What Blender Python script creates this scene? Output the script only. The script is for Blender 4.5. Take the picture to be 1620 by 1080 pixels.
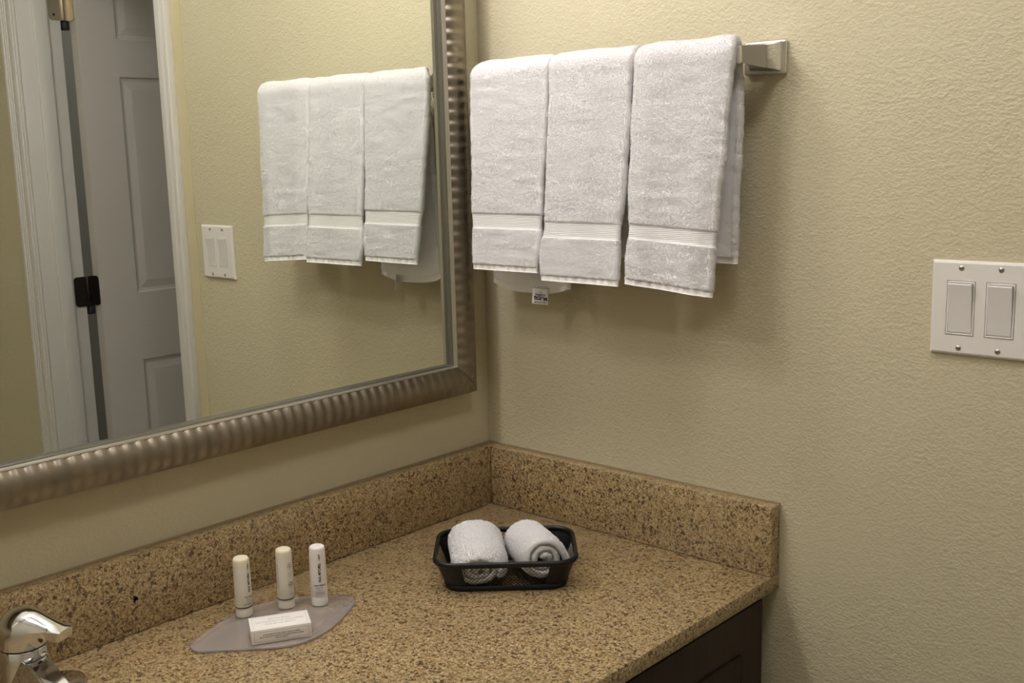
import bpy, bmesh, math, random
import numpy as np
from mathutils import Vector, Matrix

for o in list(bpy.data.objects): bpy.data.objects.remove(o)
SC = bpy.context.scene
COL = SC.collection
rng = np.random.default_rng(7)
random.seed(7)

# ------------------------------------------------------------------ camera, world, exposure, lamps
cam_d = bpy.data.cameras.new('camera'); cam = bpy.data.objects.new('camera', cam_d); COL.objects.link(cam)
cam_d.sensor_width = 36.0; cam_d.lens = 38.70; cam_d.clip_start = 0.01
RI = Vector((0.6726, -0.73954, -0.02606)); UP = Vector((0.14454, 0.09675, 0.98476)); FW = Vector((0.72575, 0.66612, -0.17197))
mw = Matrix((RI, UP, -FW)).transposed().to_4x4(); mw.translation = (-1.3344, -1.284, 1.4586)
cam.matrix_world = mw
SC.camera = cam
w = bpy.data.worlds.new('world'); SC.world = w; w.use_nodes = True
w.node_tree.nodes['Background'].inputs[0].default_value = (0.9, 0.93, 1.0, 1)
w.node_tree.nodes['Background'].inputs[1].default_value = 0.0
SC.view_settings.view_transform = 'Standard'; SC.view_settings.look = 'None'
SC.view_settings.gamma = 1.0; SC.view_settings.exposure = 0.0; SC.view_settings.use_curve_mapping = False
LAMP_POWER = 55.0            # emission strength of each vanity lamp globe
LAMP_COLOR = (1.0, 0.955, 0.93)
FILL_POWER = 23.0  # emission strength of the added overhead fill lamp
ZC = 0.86                   # counter top height

# ------------------------------------------------------------------ helpers
def P(o, **k):
    for a, b in k.items(): o[a] = b
    return o

def link(name, me, mat, parent=None):
    o = bpy.data.objects.new(name, me); COL.objects.link(o)
    if mat is not None and not me.materials: me.materials.append(mat)
    if parent is not None: o.parent = parent
    return o

def empty(name, loc, label, cat, group=None, rz=0.0):
    o = bpy.data.objects.new(name, None); COL.objects.link(o)
    o.location = loc; o.rotation_euler = (0, 0, rz); o.empty_display_size = 0.02
    o['label'] = label; o['category'] = cat
    if group: o['group'] = group
    return o

def mesh(name, verts, faces, mat, parent=None, smooth=True, rel=None):
    """verts in world space; rel = parent's world location to subtract"""
    v = np.asarray(verts, float).reshape(-1, 3)
    if rel is not None: v = v - np.asarray(rel, float)
    me = bpy.data.meshes.new(name); me.from_pydata(v.tolist(), [], faces); me.update()
    if smooth: me.polygons.foreach_set('use_smooth', [True]*len(me.polygons))
    return link(name, me, mat, parent)

def from_bm(name, bm, mat, parent=None, smooth=False, angle=None):
    me = bpy.data.meshes.new(name)
    bmesh.ops.recalc_face_normals(bm, faces=bm.faces[:])
    bm.to_mesh(me); bm.free()
    if smooth or angle:
        me.polygons.foreach_set('use_smooth', [True]*len(me.polygons))
        if angle: me.set_sharp_from_angle(angle=math.radians(angle))
    return link(name, me, mat, parent)

def box_bm(bm, lo, hi, bevel=0.0, seg=2):
    r = bmesh.ops.create_cube(bm, size=1.0)
    c = [(a+b)/2 for a, b in zip(lo, hi)]; s = [b-a for a, b in zip(lo, hi)]
    for v in r['verts']: v.co = Vector((c[i]+v.co[i]*s[i] for i in range(3)))
    if bevel > 0:
        es = list({e for v in r['verts'] for e in v.link_edges})
        bmesh.ops.bevel(bm, geom=es, offset=bevel, segments=seg, affect='EDGES', profile=0.5)

def box(name, lo, hi, mat, parent=None, bevel=0.0, seg=2, rel=(0, 0, 0)):
    bm = bmesh.new(); box_bm(bm, [a-b for a, b in zip(lo, rel)], [a-b for a, b in zip(hi, rel)], bevel, seg)
    return from_bm(name, bm, mat, parent, angle=35 if bevel else None)

def lathe_data(prof, n=40, c=(0, 0, 0)):
    v, f = [], []
    for r, z in prof:
        for k in range(n):
            a = 2*math.pi*k/n; v.append((c[0]+r*math.cos(a), c[1]+r*math.sin(a), c[2]+z))
    for i in range(len(prof)-1):
        for k in range(n):
            f.append((i*n+k, i*n+(k+1) % n, (i+1)*n+(k+1) % n, (i+1)*n+k))
    f.append(tuple(range(n-1, -1, -1))); f.append(tuple((len(prof)-1)*n+k for k in range(n)))
    return v, f

def lathe(name, prof, mat, parent=None, n=40, c=(0, 0, 0), sharp=40):
    v, f = lathe_data(prof, n, c)
    o = mesh(name, v, f, mat, parent)
    o.data.set_sharp_from_angle(angle=math.radians(sharp))
    return o

def vnoise(x, y, seed):
    """smooth 2-D value noise in [-1,1]"""
    r = np.random.default_rng(seed); N = 256; T = r.uniform(-1, 1, (N, N))
    xi = np.floor(x).astype(int); yi = np.floor(y).astype(int); fx = x-xi; fy = y-yi
    fx = fx*fx*(3-2*fx); fy = fy*fy*(3-2*fy)
    g = lambda a, b: T[a % N, b % N]
    return (g(xi, yi)*(1-fx)+g(xi+1, yi)*fx)*(1-fy)+(g(xi, yi+1)*(1-fx)+g(xi+1, yi+1)*fx)*fy

_txt = {}
def text_data(body, size, bold=0.0, align='CENTER'):
    cu = bpy.data.curves.new('t', 'FONT'); cu.body = body; cu.size = size; cu.align_x = align; cu.align_y = 'CENTER'
    cu.offset = bold; cu.resolution_u = 3
    o = bpy.data.objects.new('t', cu); COL.objects.link(o)
    dg = bpy.context.evaluated_depsgraph_get(); dg.update()
    me = bpy.data.meshes.new_from_object(o.evaluated_get(dg))
    v = np.array([x.co[:] for x in me.vertices]).reshape(-1, 3); f = [tuple(p.vertices) for p in me.polygons]
    bpy.data.objects.remove(o); bpy.data.curves.remove(cu); bpy.data.meshes.remove(me)
    return v, f

# ------------------------------------------------------------------ materials
def new_mat(name):
    m = bpy.data.materials.new(name); m.use_nodes = True
    nt = m.node_tree; b = nt.nodes['Principled BSDF']
    return m, nt, b
def simple(name, col, rough=0.5, metal=0.0, spec=0.5, **k):
    m, nt, b = new_mat(name)
    b.inputs['Base Color'].default_value = (*col, 1); b.inputs['Roughness'].default_value = rough
    b.inputs['Metallic'].default_value = metal; b.inputs['Specular IOR Level'].default_value = spec
    for a, v in k.items(): b.inputs[a.replace('_', ' ')].default_value = v
    return m
def N(nt, t, **k):
    n = nt.nodes.new(t)
    for a, v in k.items(): setattr(n, a, v)
    return n
def pos(nt, scale=(1, 1, 1)):
    g = N(nt, 'ShaderNodeNewGeometry'); mp = N(nt, 'ShaderNodeMapping'); mp.inputs['Scale'].default_value = scale
    nt.links.new(g.outputs['Position'], mp.inputs['Vector']); return mp.outputs['Vector']
def noise(nt, vec, scale, detail=2.0, rough=0.5):
    n = N(nt, 'ShaderNodeTexNoise'); n.inputs['Scale'].default_value = scale; n.inputs['Detail'].default_value = detail
    n.inputs['Roughness'].default_value = rough; nt.links.new(vec, n.inputs['Vector']); return n.outputs['Fac']
def ramp(nt, fac, stops):
    r = N(nt, 'ShaderNodeValToRGB'); e = r.color_ramp.elements
    while len(e) < len(stops): e.new(0.5)
    for i, (p, c) in enumerate(stops):
        e[i].position = p; e[i].color = (c, c, c, 1) if isinstance(c, (int, float)) else (*c, 1)
    nt.links.new(fac, r.inputs['Fac']); return r.outputs['Color']
def mixc(nt, fac, a, b, mode='MIX'):
    m = N(nt, 'ShaderNodeMix', data_type='RGBA', blend_type=mode)
    for s, x in ((0, fac), (6, a), (7, b)):
        if isinstance(x, (int, float)): m.inputs[s].default_value = x
        elif isinstance(x, tuple): m.inputs[s].default_value = (*x, 1)
        else: nt.links.new(x, m.inputs[s])
    return m.outputs[2]
def mathn(nt, op, a, b=0.0):
    m = N(nt, 'ShaderNodeMath', operation=op)
    for i, x in enumerate((a, b)):
        if isinstance(x, (int, float)): m.inputs[i].default_value = x
        else: nt.links.new(x, m.inputs[i])
    return m.outputs[0]
def bump(nt, b, h, strength, dist):
    n = N(nt, 'ShaderNodeBump'); n.inputs['Strength'].default_value = strength; n.inputs['Distance'].default_value = dist
    nt.links.new(h, n.inputs['Height']); nt.links.new(n.outputs['Normal'], b.inputs['Normal'])

def wall_paint(name, col, strength):
    m, nt, b = new_mat(name)
    b.inputs['Roughness'].default_value = 0.55; b.inputs['Specular IOR Level'].default_value = 0.3
    v = pos(nt, (1, 0.8, 1.15))
    n1 = noise(nt, v, 235, 2.0, 0.5); n2 = noise(nt, v, 92, 2.0, 0.5); big = noise(nt, v, 5, 1.0)
    k = ramp(nt, n1, [(0.44, 0.0), (0.58, 1.0)])
    h = mathn(nt, 'ADD', k, mathn(nt, 'MULTIPLY', ramp(nt, n2, [(0.47, 0.0), (0.60, 1.0)]), 0.8))
    h = mathn(nt, 'MULTIPLY', h, ramp(nt, big, [(0.32, 0.35), (0.62, 1.0)]))
    bump(nt, b, h, strength, 0.0018)
    c = mixc(nt, ramp(nt, n2, [(0.3, 0.0), (0.75, 0.10)]), col, tuple(x*0.9 for x in col))
    nt.links.new(c, b.inputs['Base Color'])
    return m
WALL = (0.54, 0.488, 0.340)
M_WALL = wall_paint('wall_paint_cream', WALL, 0.30)
M_WALL2 = wall_paint('wall_paint_cream_smooth', WALL, 0.22)
M_CUT = simple('cut_in_paint', (0.54, 0.475, 0.30), 0.5)
M_CEIL = simple('ceiling_paint', (0.86, 0.85, 0.83), 0.8)
M_WALL4 = wall_paint('wall_paint_grey', (0.46, 0.46, 0.43), 0.22)
M_WALL3 = wall_paint('wall_paint_bounce', (0.66, 0.61, 0.47), 0.22)  # paler than the cream so the unseen walls bounce more light
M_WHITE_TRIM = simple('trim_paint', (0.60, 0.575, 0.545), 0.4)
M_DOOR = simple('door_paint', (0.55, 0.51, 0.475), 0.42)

def granite():
    m, nt, b = new_mat('granite')
    v = pos(nt)
    wn = N(nt, 'ShaderNodeTexNoise'); wn.inputs['Scale'].default_value = 260; wn.inputs['Detail'].default_value = 1.0
    nt.links.new(v, wn.inputs['Vector'])
    wv = N(nt, 'ShaderNodeVectorMath', operation='MULTIPLY_ADD'); nt.links.new(wn.outputs['Color'], wv.inputs[0])
    wv.inputs[1].default_value = (0.006, 0.006, 0.006); nt.links.new(v, wv.inputs[2])
    def cells(scale):
        vo = N(nt, 'ShaderNodeTexVoronoi'); vo.inputs['Scale'].default_value = scale; nt.links.new(wv.outputs[0], vo.inputs['Vector'])
        se = N(nt, 'ShaderNodeSeparateColor'); nt.links.new(vo.outputs['Color'], se.inputs[0]); return se.outputs
    c1 = cells(500); c2 = cells(270)
    e = noise(nt, v, 32, 2.0, 0.5)
    base = ramp(nt, c1[0], [(0.0, (0.26, 0.165, 0.075)), (0.30, (0.39, 0.275, 0.14)), (0.62, (0.47, 0.355, 0.20)), (0.88, (0.55, 0.45, 0.29))])
    base = mixc(nt, ramp(nt, e, [(0.38, 0.0), (0.70, 0.30)]), base, (0.33, 0.27, 0.185))
    base = mixc(nt, ramp(nt, c1[1], [(0.74, 0.0), (0.80, 0.8)]), base, (0.16, 0.085, 0.035))
    dk = mathn(nt, 'ADD', c2[2], mathn(nt, 'MULTIPLY', noise(nt, v, 60, 1.0), 0.3))
    base = mixc(nt, ramp(nt, mathn(nt, 'MULTIPLY', dk, 0.8), [(0.84, 0.0), (0.87, 0.85)]), base, (0.06, 0.034, 0.017))
    base = mixc(nt, ramp(nt, c1[2], [(0.93, 0.0), (0.95, 0.9)]), base, (0.05, 0.032, 0.02))
    base = mixc(nt, 1.0, base, ramp(nt, noise(nt, v, 620, 3.0, 0.65), [(0.30, 0.50), (0.52, 1.0), (0.72, 1.0)]), 'MULTIPLY')
    base = mixc(nt, 1.0, base, (1.0, 0.985, 0.90), 'MULTIPLY')
    nt.links.new(base, b.inputs['Base Color'])
    b.inputs['Roughness'].default_value = 0.30; b.inputs['Specular IOR Level'].default_value = 0.65
    return m
M_GRAN = granite()
M_SPECK = simple('dark_mineral_speck', (0.02, 0.022, 0.03), 0.35)
M_CAULK = simple('caulk_line', (0.30, 0.23, 0.14), 0.7)

def terry(name, col):
    m, nt, b = new_mat(name)
    v = pos(nt)
    n = noise(nt, v, 420, 2.0, 0.6)
    c = mixc(nt, ramp(nt, n, [(0.3, 0.0), (0.7, 1.0)]), tuple(x*0.97 for x in col), col)
    nt.links.new(c, b.inputs['Base Color'])
    b.inputs['Roughness'].default_value = 0.95; b.inputs['Specular IOR Level'].default_value = 0.1
    b.inputs['Sheen Weight'].default_value = 0.15; b.inputs['Sheen Roughness'].default_value = 0.6
    bump(nt, b, n, 0.15, 0.0010)
    return m
M_TERRY = terry('white_terry', (0.86, 0.845, 0.855))
M_HEM = simple('white_woven_cotton', (0.84, 0.82, 0.82), 0.85, spec=0.15)
def band_mat():
    m, nt, b = new_mat('dobby_band')
    b.inputs['Base Color'].default_value = (0.70, 0.685, 0.685, 1); b.inputs['Roughness'].default_value = 0.8
    g = N(nt, 'ShaderNodeNewGeometry'); s = N(nt, 'ShaderNodeSeparateXYZ'); nt.links.new(g.outputs['Position'], s.inputs[0])
    h = mathn(nt, 'SINE', mathn(nt, 'MULTIPLY', s.outputs['Z'], 2600.0))
    bump(nt, b, h, 0.4, 0.0006)
    return m
M_BAND = band_mat()
M_CHROME = simple('chrome', (0.68, 0.69, 0.72), 0.08, 1.0)
M_BRNICK = simple('polished_nickel', (0.74, 0.73, 0.70), 0.14, 1.0)
M_DARKGAP = simple('dark_gap', (0.01, 0.01, 0.01), 0.6)
M_BLACK = simple('black_wire_coating', (0.008, 0.008, 0.009), 0.42, spec=0.3)
M_PLATE = simple('switch_white_plastic', (0.72, 0.69, 0.66), 0.35)
M_ROCK = simple('switch_rocker_plastic', (0.66, 0.635, 0.62), 0.3)
M_SCREW = simple('steel_screw', (0.50, 0.48, 0.44), 0.35, 1.0)
M_CREAM = simple('ivory_plastic', (0.76, 0.71, 0.55), 0.35)
M_CREAMB = simple('ivory_label', (0.74, 0.70, 0.61), 0.35)
M_WPL = simple('white_plastic', (0.80, 0.77, 0.76), 0.35)
M_CAP = simple('cap_plastic', (0.72, 0.68, 0.60), 0.35)
M_INK = simple('ink_black', (0.03, 0.03, 0.035), 0.6)
M_INKG = simple('ink_grey', (0.14, 0.15, 0.16), 0.6)
M_GREEN = simple('ink_green', (0.48, 0.50, 0.20), 0.6)
M_CARD = simple('white_card', (0.82, 0.79, 0.77), 0.55)
M_INKL = simple('ink_pale_grey', (0.42, 0.40, 0.38), 0.6)
M_WOOD = None
def wood():
    m, nt, b = new_mat('espresso_wood'); b.inputs['Specular IOR Level'].default_value = 0.25
    v = pos(nt, (18, 18, 1.6)); n = noise(nt, v, 6, 4.0, 0.6)
    nt.links.new(ramp(nt, n, [(0.3, (0.012, 0.006, 0.004)), (0.7, (0.030, 0.014, 0.009))]), b.inputs['Base Color'])
    b.inputs['Roughness'].default_value = 0.4
    return m
M_WOOD = wood()
def frame_mat():
    m, nt, b = new_mat('champagne_metal_frame')
    v = pos(nt); n = noise(nt, v, 40, 2.0)
    nt.links.new(ramp(nt, n, [(0.3, (0.245, 0.212, 0.165)), (0.7, (0.30, 0.26, 0.205))]), b.inputs['Base Color'])
    b.inputs['Metallic'].default_value = 0.95; b.inputs['Roughness'].default_value = 0.36
    return m
M_FRAME = frame_mat()
M_LIP = simple('silver_frame_lip', (0.62, 0.59, 0.52), 0.3, 0.9)
M_FGAP = simple('frame_groove', (0.05, 0.045, 0.04), 0.5)
M_MIRROR = simple('mirror_silver', (0.86, 0.885, 0.83), 0.0, 1.0)
def acrylic():
    m, nt, b = new_mat('frosted_acrylic')
    b.inputs['Base Color'].default_value = (0.95, 0.88, 0.84, 1); b.inputs['Roughness'].default_value = 0.25
    b.inputs['Transmission Weight'].default_value = 0.84; b.inputs['IOR'].default_value = 1.4
    return m
M_ACR = acrylic()
M_BRONZE = simple('oil_rubbed_bronze', (0.035, 0.028, 0.022), 0.4, 0.7)
M_ABRASS = simple('worn_brass', (0.52, 0.45, 0.33), 0.4, 0.75)
M_TILE = simple('floor_tile', (0.55, 0.50, 0.43), 0.45)
def emis(name, col, s):
    m, nt, b = new_mat(name)
    b.inputs['Base Color'].default_value = (0.9, 0.9, 0.9, 1)
    b.inputs['Emission Color'].default_value = (*col, 1); b.inputs['Emission Strength'].default_value = s
    return m
M_LAMP = emis('lit_opal_glass', LAMP_COLOR, LAMP_POWER)
M_FILL = emis('lit_fill_diffuser', (1.0, 0.97, 0.96), FILL_POWER)

# ------------------------------------------------------------------ room shell
def multi_box(name, boxes, mat, kind='structure'):
    bm = bmesh.new()
    for lo, hi in boxes: box_bm(bm, lo, hi)
    o = from_bm(name, bm, mat); o['kind'] = kind; return o
WT = 0.119
YJ0, YJ1 = -0.995, -1.695     # door opening in the towel wall
X0, Y0, H = -2.15, -2.45, 2.44
multi_box('wall_right', [((0, YJ0, 0), (WT, 0.0, H)), ((0, Y0, 0), (WT, YJ1, H)), ((0, YJ1, 2.06), (WT, YJ0, H))], M_WALL)
multi_box('wall_front', [((X0-0.1, 0.0, 0), (WT, 0.1, H))], M_WALL2)
multi_box('wall_left', [((X0-0.1, Y0, 0), (X0, 0.0, H))], M_WALL3)
multi_box('wall_back', [((X0-0.1, Y0-0.1, 0), (WT, Y0, H))], M_WALL3)
multi_box('floor', [((X0-0.1, Y0-0.1, -0.1), (1.75, 0.1, 0.0))], M_TILE)
multi_box('ceiling', [((X0-0.1, Y0-0.1, H), (1.75, 0.1, H+0.1))], M_CEIL)
multi_box('wall_closet_east', [((1.65, -2.6, 0), (1.75, -0.30, H))], M_WALL4)
multi_box('wall_closet_north', [((WT, -0.40, 0), (1.65, -0.30, H))], M_WALL4)
multi_box('wall_closet_south', [((WT, -2.7, 0), (1.75, -2.6, H))], M_WALL4)

# door jambs, stops and casings
def casing(name, boxes, stop=None):
    bm = bmesh.new()
    for lo, hi, bv in boxes: box_bm(bm, lo, hi, bv, 2)
    o = from_bm(name, bm, M_WHITE_TRIM, angle=35); o['kind'] = 'structure'; return o
JT = 0.019
def casing_profile(y_in, y_out, z1):
    # stepped casing boards on the towel wall, thicker at the outer side
    s = 1 if y_out > y_in else -1
    a = lambda f: y_in+(y_out-y_in)*f
    out = []
    for f0, f1, t in ((0, 0.13, 0.0075), (0.13, 0.55, 0.0105), (0.55, 0.68, 0.0125), (0.68, 0.80, 0.0145), (0.80, 1.0, 0.017)):
        ys = sorted((a(f0), a(f1)+s*0.0002))
        out.append(((-t, ys[0], 0), (0, ys[1], z1), 0.0022))
    return out
casing('trim_1', casing_profile(YJ0-0.001, -0.943, 2.115))
casing('trim_2', casing_profile(YJ1+0.005-0.004, -1.757, 2.115))
casing('trim_3', [((0.0, YJ0-JT, 0), (WT, YJ0, 2.06), 0.0015), ((0.040, YJ0-JT-0.011, 0), (0.080, YJ0-JT, 2.04), 0.003)])
casing('trim_4', [((0.0, YJ1, 0), (WT, YJ1+0.004, 2.06), 0.0015), ((0.040, YJ1+0.004, 0), (0.080, YJ1+0.016, 2.04), 0.004)])
casing('trim_5', [((0.0, YJ1+0.004, 2.041), (WT, YJ0-JT, 2.06), 0.0015), ((-0.016, -1.757, 2.0605), (0, -0.943, 2.117), 0.003)])
o = box('trim_6', (-0.0016, -0.943, 0.10), (0, -0.906, 2.115), M_CUT); o['kind'] = 'structure'
o = box('baseboard_right', (-0.012, -0.90, 0), (0, -0.56, 0.09), M_WHITE_TRIM, bevel=0.003); o['kind'] = 'structure'

# ------------------------------------------------------------------ the six-panel door, open ninety degrees into the next room
DX, DY, DW, DT = 0.1495, -1.665, 0.66, 0.035
door = empty('door_1', (DX, DY, 0.0), 'white six-panel door standing open beyond the doorway, seen in the mirror', 'door')
door['kind'] = 'structure'
def door_slab():
    bm = bmesh.new()
    xs = [0, 0.112, 0.297, 0.363, 0.548, 0.66]
    zs = [0.01, 0.22, 0.885, 1.080, 1.685, 1.787, 1.935, 2.035]
    ins = [(0.0, 0.0), (0.004, -0.005), (0.012, -0.0065), (0.034, -0.0022)]
    front = lambda x, z, d: bm.verts.new((x, d, z))
    for i in range(5):
        for j in range(7):
            a, b_, c, d = xs[i], xs[i+1], zs[j], zs[j+1]
            if i in (1, 3) and j in (1, 3, 5):
                rings = [[front(a+q, c+q, dd), front(b_-q, c+q, dd), front(b_-q, d-q, dd), front(a+q, d-q, dd)] for q, dd in ins]
                for r0, r1 in zip(rings, rings[1:]):
                    for k in range(4): bm.faces.new((r0[k], r0[(k+1) % 4], r1[(k+1) % 4], r1[k]))
                bm.faces.new(rings[-1])
            else:
                bm.faces.new([front(a, c, 0), front(b_, c, 0), front(b_, d, 0), front(a, d, 0)])
    bmesh.ops.remove_doubles(bm, verts=bm.verts[:], dist=1e-5)
    x0, x1, z0, z1 = 0, DW, 0.01, 2.035
    f = lambda *p: bm.faces.new([bm.verts.new(q) for q in p])
    f((x0, 0, z0), (x0, 0, z1), (x0, -DT, z1), (x0, -DT, z0)); f((x1, 0, z0), (x1, 0, z1), (x1, -DT, z1), (x1, -DT, z0))
    f((x0, -DT, z0), (x1, -DT, z0), (x1, -DT, z1), (x0, -DT, z1)); f((x0, 0, z0), (x1, 0, z0), (x1, -DT, z0), (x0, -DT, z0)); f((x0, 0, z1), (x1, 0, z1), (x1, -DT, z1), (x0, -DT, z1))
    me = bpy.data.meshes.new('door_slab'); bm.to_mesh(me); bm.free()
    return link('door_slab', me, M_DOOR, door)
door_slab()
def rounded_plate_bm(bm, fx, u0, u1, z0, z1, r, side):
    """rounded rectangle in (u,z), extruded by fx(u,z)->(p_front, p_back)"""
    pts = []
    for cx, cz, a0 in ((u1-r, z1-r, 0), (u0+r, z1-r, 90), (u0+r, z0+r, 180), (u1-r, z0+r, 270)):
        for k in range(6):
            a = math.radians(a0+90*k/5); pts.append((cx+r*math.cos(a), cz+r*math.sin(a)))
    A = [bm.verts.new(fx(u, z)[0]) for u, z in pts]; B = [bm.verts.new(fx(u, z)[1]) for u, z in pts]
    bm.faces.new(A); bm.faces.new(B[::-1])
    for k in range(len(pts)): bm.faces.new((A[k], B[k], B[(k+1) % len(pts)], A[(k+1) % len(pts)]))
for zc_, mat_, lab, scr in ((1.098, M_BRONZE, 'dark bronze middle hinge', M_DARKGAP), (1.872, M_ABRASS, 'worn brass coloured top hinge', M_DARKGAP), (0.30, M_BRONZE, None, M_DARKGAP)):
    bm = bmesh.new(); hh = 0.0415
    L = lambda x, y, z: Vector((x-DX, y-DY, z))
    rounded_plate_bm(bm, lambda u, z: (L(u, YJ1+0.0065, z), L(u, YJ1+0.004, z)), 0.087, 0.1245, zc_-hh, zc_+hh, 0.010, 1)
    rounded_plate_bm(bm, lambda u, z: (L(DX-0.0028, u, z), L(DX, u, z)), DY-DT+0.001, DY-0.004, zc_-hh, zc_+hh, 0.012, 1)
    rounded_plate_bm(bm, lambda u, z: (L(u, YJ1+0.0035, z), L(u, YJ1+0.001, z)), 0.1265, DX-0.0003, zc_-hh, zc_+hh, 0.002, 1)
    hg = from_bm('hinge', bm, mat_, door)
    if lab: hg['label'] = lab
    v, f = lathe_data([(0.0052, zc_-hh), (0.0058, zc_-hh+0.001), (0.0058, zc_+hh-0.001), (0.0052, zc_+hh)], 14, (0.1255-DX, YJ1+0.0065-DY, 0))
    mesh('hinge_knuckle', v, f, mat_, hg)
    v, f = lathe_data([(0.010, zc_-hh-0.024), (0.011, zc_-hh-0.023), (0.011, zc_-hh-0.001), (0.010, zc_-hh)], 14, (0.1345-DX, YJ1-DY-0.004, 0))
    mesh('hinge_dark_stub', v, f, M_DARKGAP, hg)  # dark stub in the gap just below the hinge
    for dz in (-0.028, 0.028):
        for u in ((0.096, 0.112) if dz > 0 else (0.101,)):
            v, f = [], []
            for k in range(10):
                a = 2*math.pi*k/10; v.append((u+0.0032*math.cos(a)-DX, YJ1+0.0071-DY, zc_+dz+0.0032*math.sin(a)))
            v += [(x, y-0.001, z) for x, y, z in v]
            f = [tuple(range(9, -1, -1)), tuple(range(10, 20))]+[(k, (k+1) % 10, 10+(k+1) % 10, 10+k) for k in range(10)]
            mesh('hinge_screw', v, f, scr, hg, smooth=False)

# ------------------------------------------------------------------ counter, splashes, cabinet
CT, CD = 0.024, 0.56
counter = empty('vanity_countertop', (-0.85, -0.28, ZC), 'speckled tan granite vanity top along the mirror wall', 'countertop')
rel = (-0.85, -0.28, ZC)
def cbox(name, lo, hi, bv): return box(name, lo, hi, M_GRAN, counter, bv, 2, rel)
cbox('countertop_slab', (-1.75, -CD, ZC-0.022), (-0.0008, -0.0008, ZC), 0.0018)
cbox('back_splash', (-1.75, -CT, ZC+0.0004), (-0.0012, -0.001, ZC+0.1016), 0.0016)
cbox('side_splash', (-CT, -CD+0.0004, ZC+0.0004), (-0.001, -CT-0.0008, ZC+0.1016), 0.0016)
bm = bmesh.new()
box_bm(bm, (-1.75-rel[0], -0.0035-rel[1], 0.1012), (-0.002-rel[0], -0.0008-rel[1], 0.1034)); box_bm(bm, (-0.0035-rel[0], -CD-rel[1]+0.001, 0.1012), (-0.0008-rel[0], -0.002-rel[1], 0.1034))
from_bm('caulk_bead', bm, M_CAULK, counter)
# dark mineral fleck in the back splash
bm = bmesh.new()
for k in range(9):
    a = random.uniform(0, 6.28); r = random.uniform(0, 0.0042)
    cx, cz = -0.6837+r*math.cos(a)*1.2, 0.9063+r*math.sin(a)
    pts = [bm.verts.new((cx-rel[0]+random.uniform(0.7, 1.3)*0.0022*math.cos(t), -CT-0.00025-rel[1], cz-rel[2]+random.uniform(0.6, 1.3)*0.0017*math.sin(t))) for t in np.linspace(0, 6.28, 8)[:-1]]
    bm.faces.new(pts)
from_bm('mineral_fleck', bm, M_SPECK, counter)

cab = empty('vanity_cabinet', (-0.85, -0.28, 0.0), 'dark espresso wood vanity cabinet under the granite counter', 'cabinet')
crel = (-0.85, -0.28, 0)
CF = -0.532
bm = bmesh.new()
def cb(lo, hi, bv=0.001): box_bm(bm, [a-b for a, b in zip(lo, crel)], [a-b for a, b in zip(hi, crel)], bv, 1)
cb((-1.74, CF+0.02, 0.10), (-0.018, -0.005, 0.836)); cb((-1.74, CF+0.09, 0.0), (-0.018, -0.005, 0.10))
cb((-1.74, CF, 0.10), (-0.018, CF+0.0195, 0.15)); cb((-1.74, CF, 0.79), (-0.018, CF+0.0195, 0.836))
for x in (-1.74, -1.175, -0.61, -0.0655): cb((x, CF, 0.1505), (x+0.0475, CF+0.0195, 0.7895))
from_bm('cabinet_body', bm, M_WOOD, cab, angle=30)
for x0, x1 in ((-1.735, -1.170), (-1.166, -0.600), (-0.596, -0.030)):
    bm = bmesh.new()
    a, b_, c, d = x0-crel[0], x1-crel[0], 0.135, 0.829; y = CF-0.001-crel[1]
    box_bm(bm, (a, y-0.018, c), (b_, y, d), 0.002, 2)
    dr = from_bm('cabinet_door', bm, M_WOOD, cab, angle=30)
    bm = bmesh.new()
    box_bm(bm, (a+0.06, y-0.0215, c+0.06), (b_-0.06, y-0.0182, d-0.06), 0.003, 1)
    from_bm('raised_panel', bm, M_WOOD, dr, angle=30)

# ------------------------------------------------------------------ wall mirror with ribbed metal frame
FX, FZ, FWD = -0.0565, 1.0685, 0.0456
FXL, FZT = -1.66, 2.02
MY = -0.0135
mir = empty('wall_mirror', ((FX+FXL)/2, 0.0, FZ), 'large wall mirror in a ribbed champagne metal frame', 'mirror')
mrel = np.array(((FX+FXL)/2, 0.0, FZ))
g = 0.0455
mesh('mirror_glass', [(FXL+g, MY, FZ+g), (FX-g, MY, FZ+g), (FX-g, MY, FZT-g), (FXL+g, MY, FZT-g), (FXL+g, -0.009, FZ+g), (FX-g, -0.009, FZ+g), (FX-g, -0.009, FZT-g), (FXL+g, -0.009, FZT-g)],
     [(0, 1, 2, 3), (7, 6, 5, 4), (0, 4, 5, 1), (1, 5, 6, 2), (2, 6, 7, 3), (3, 7, 4, 0)], M_MIRROR, mir, smooth=False, rel=mrel)
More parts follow.
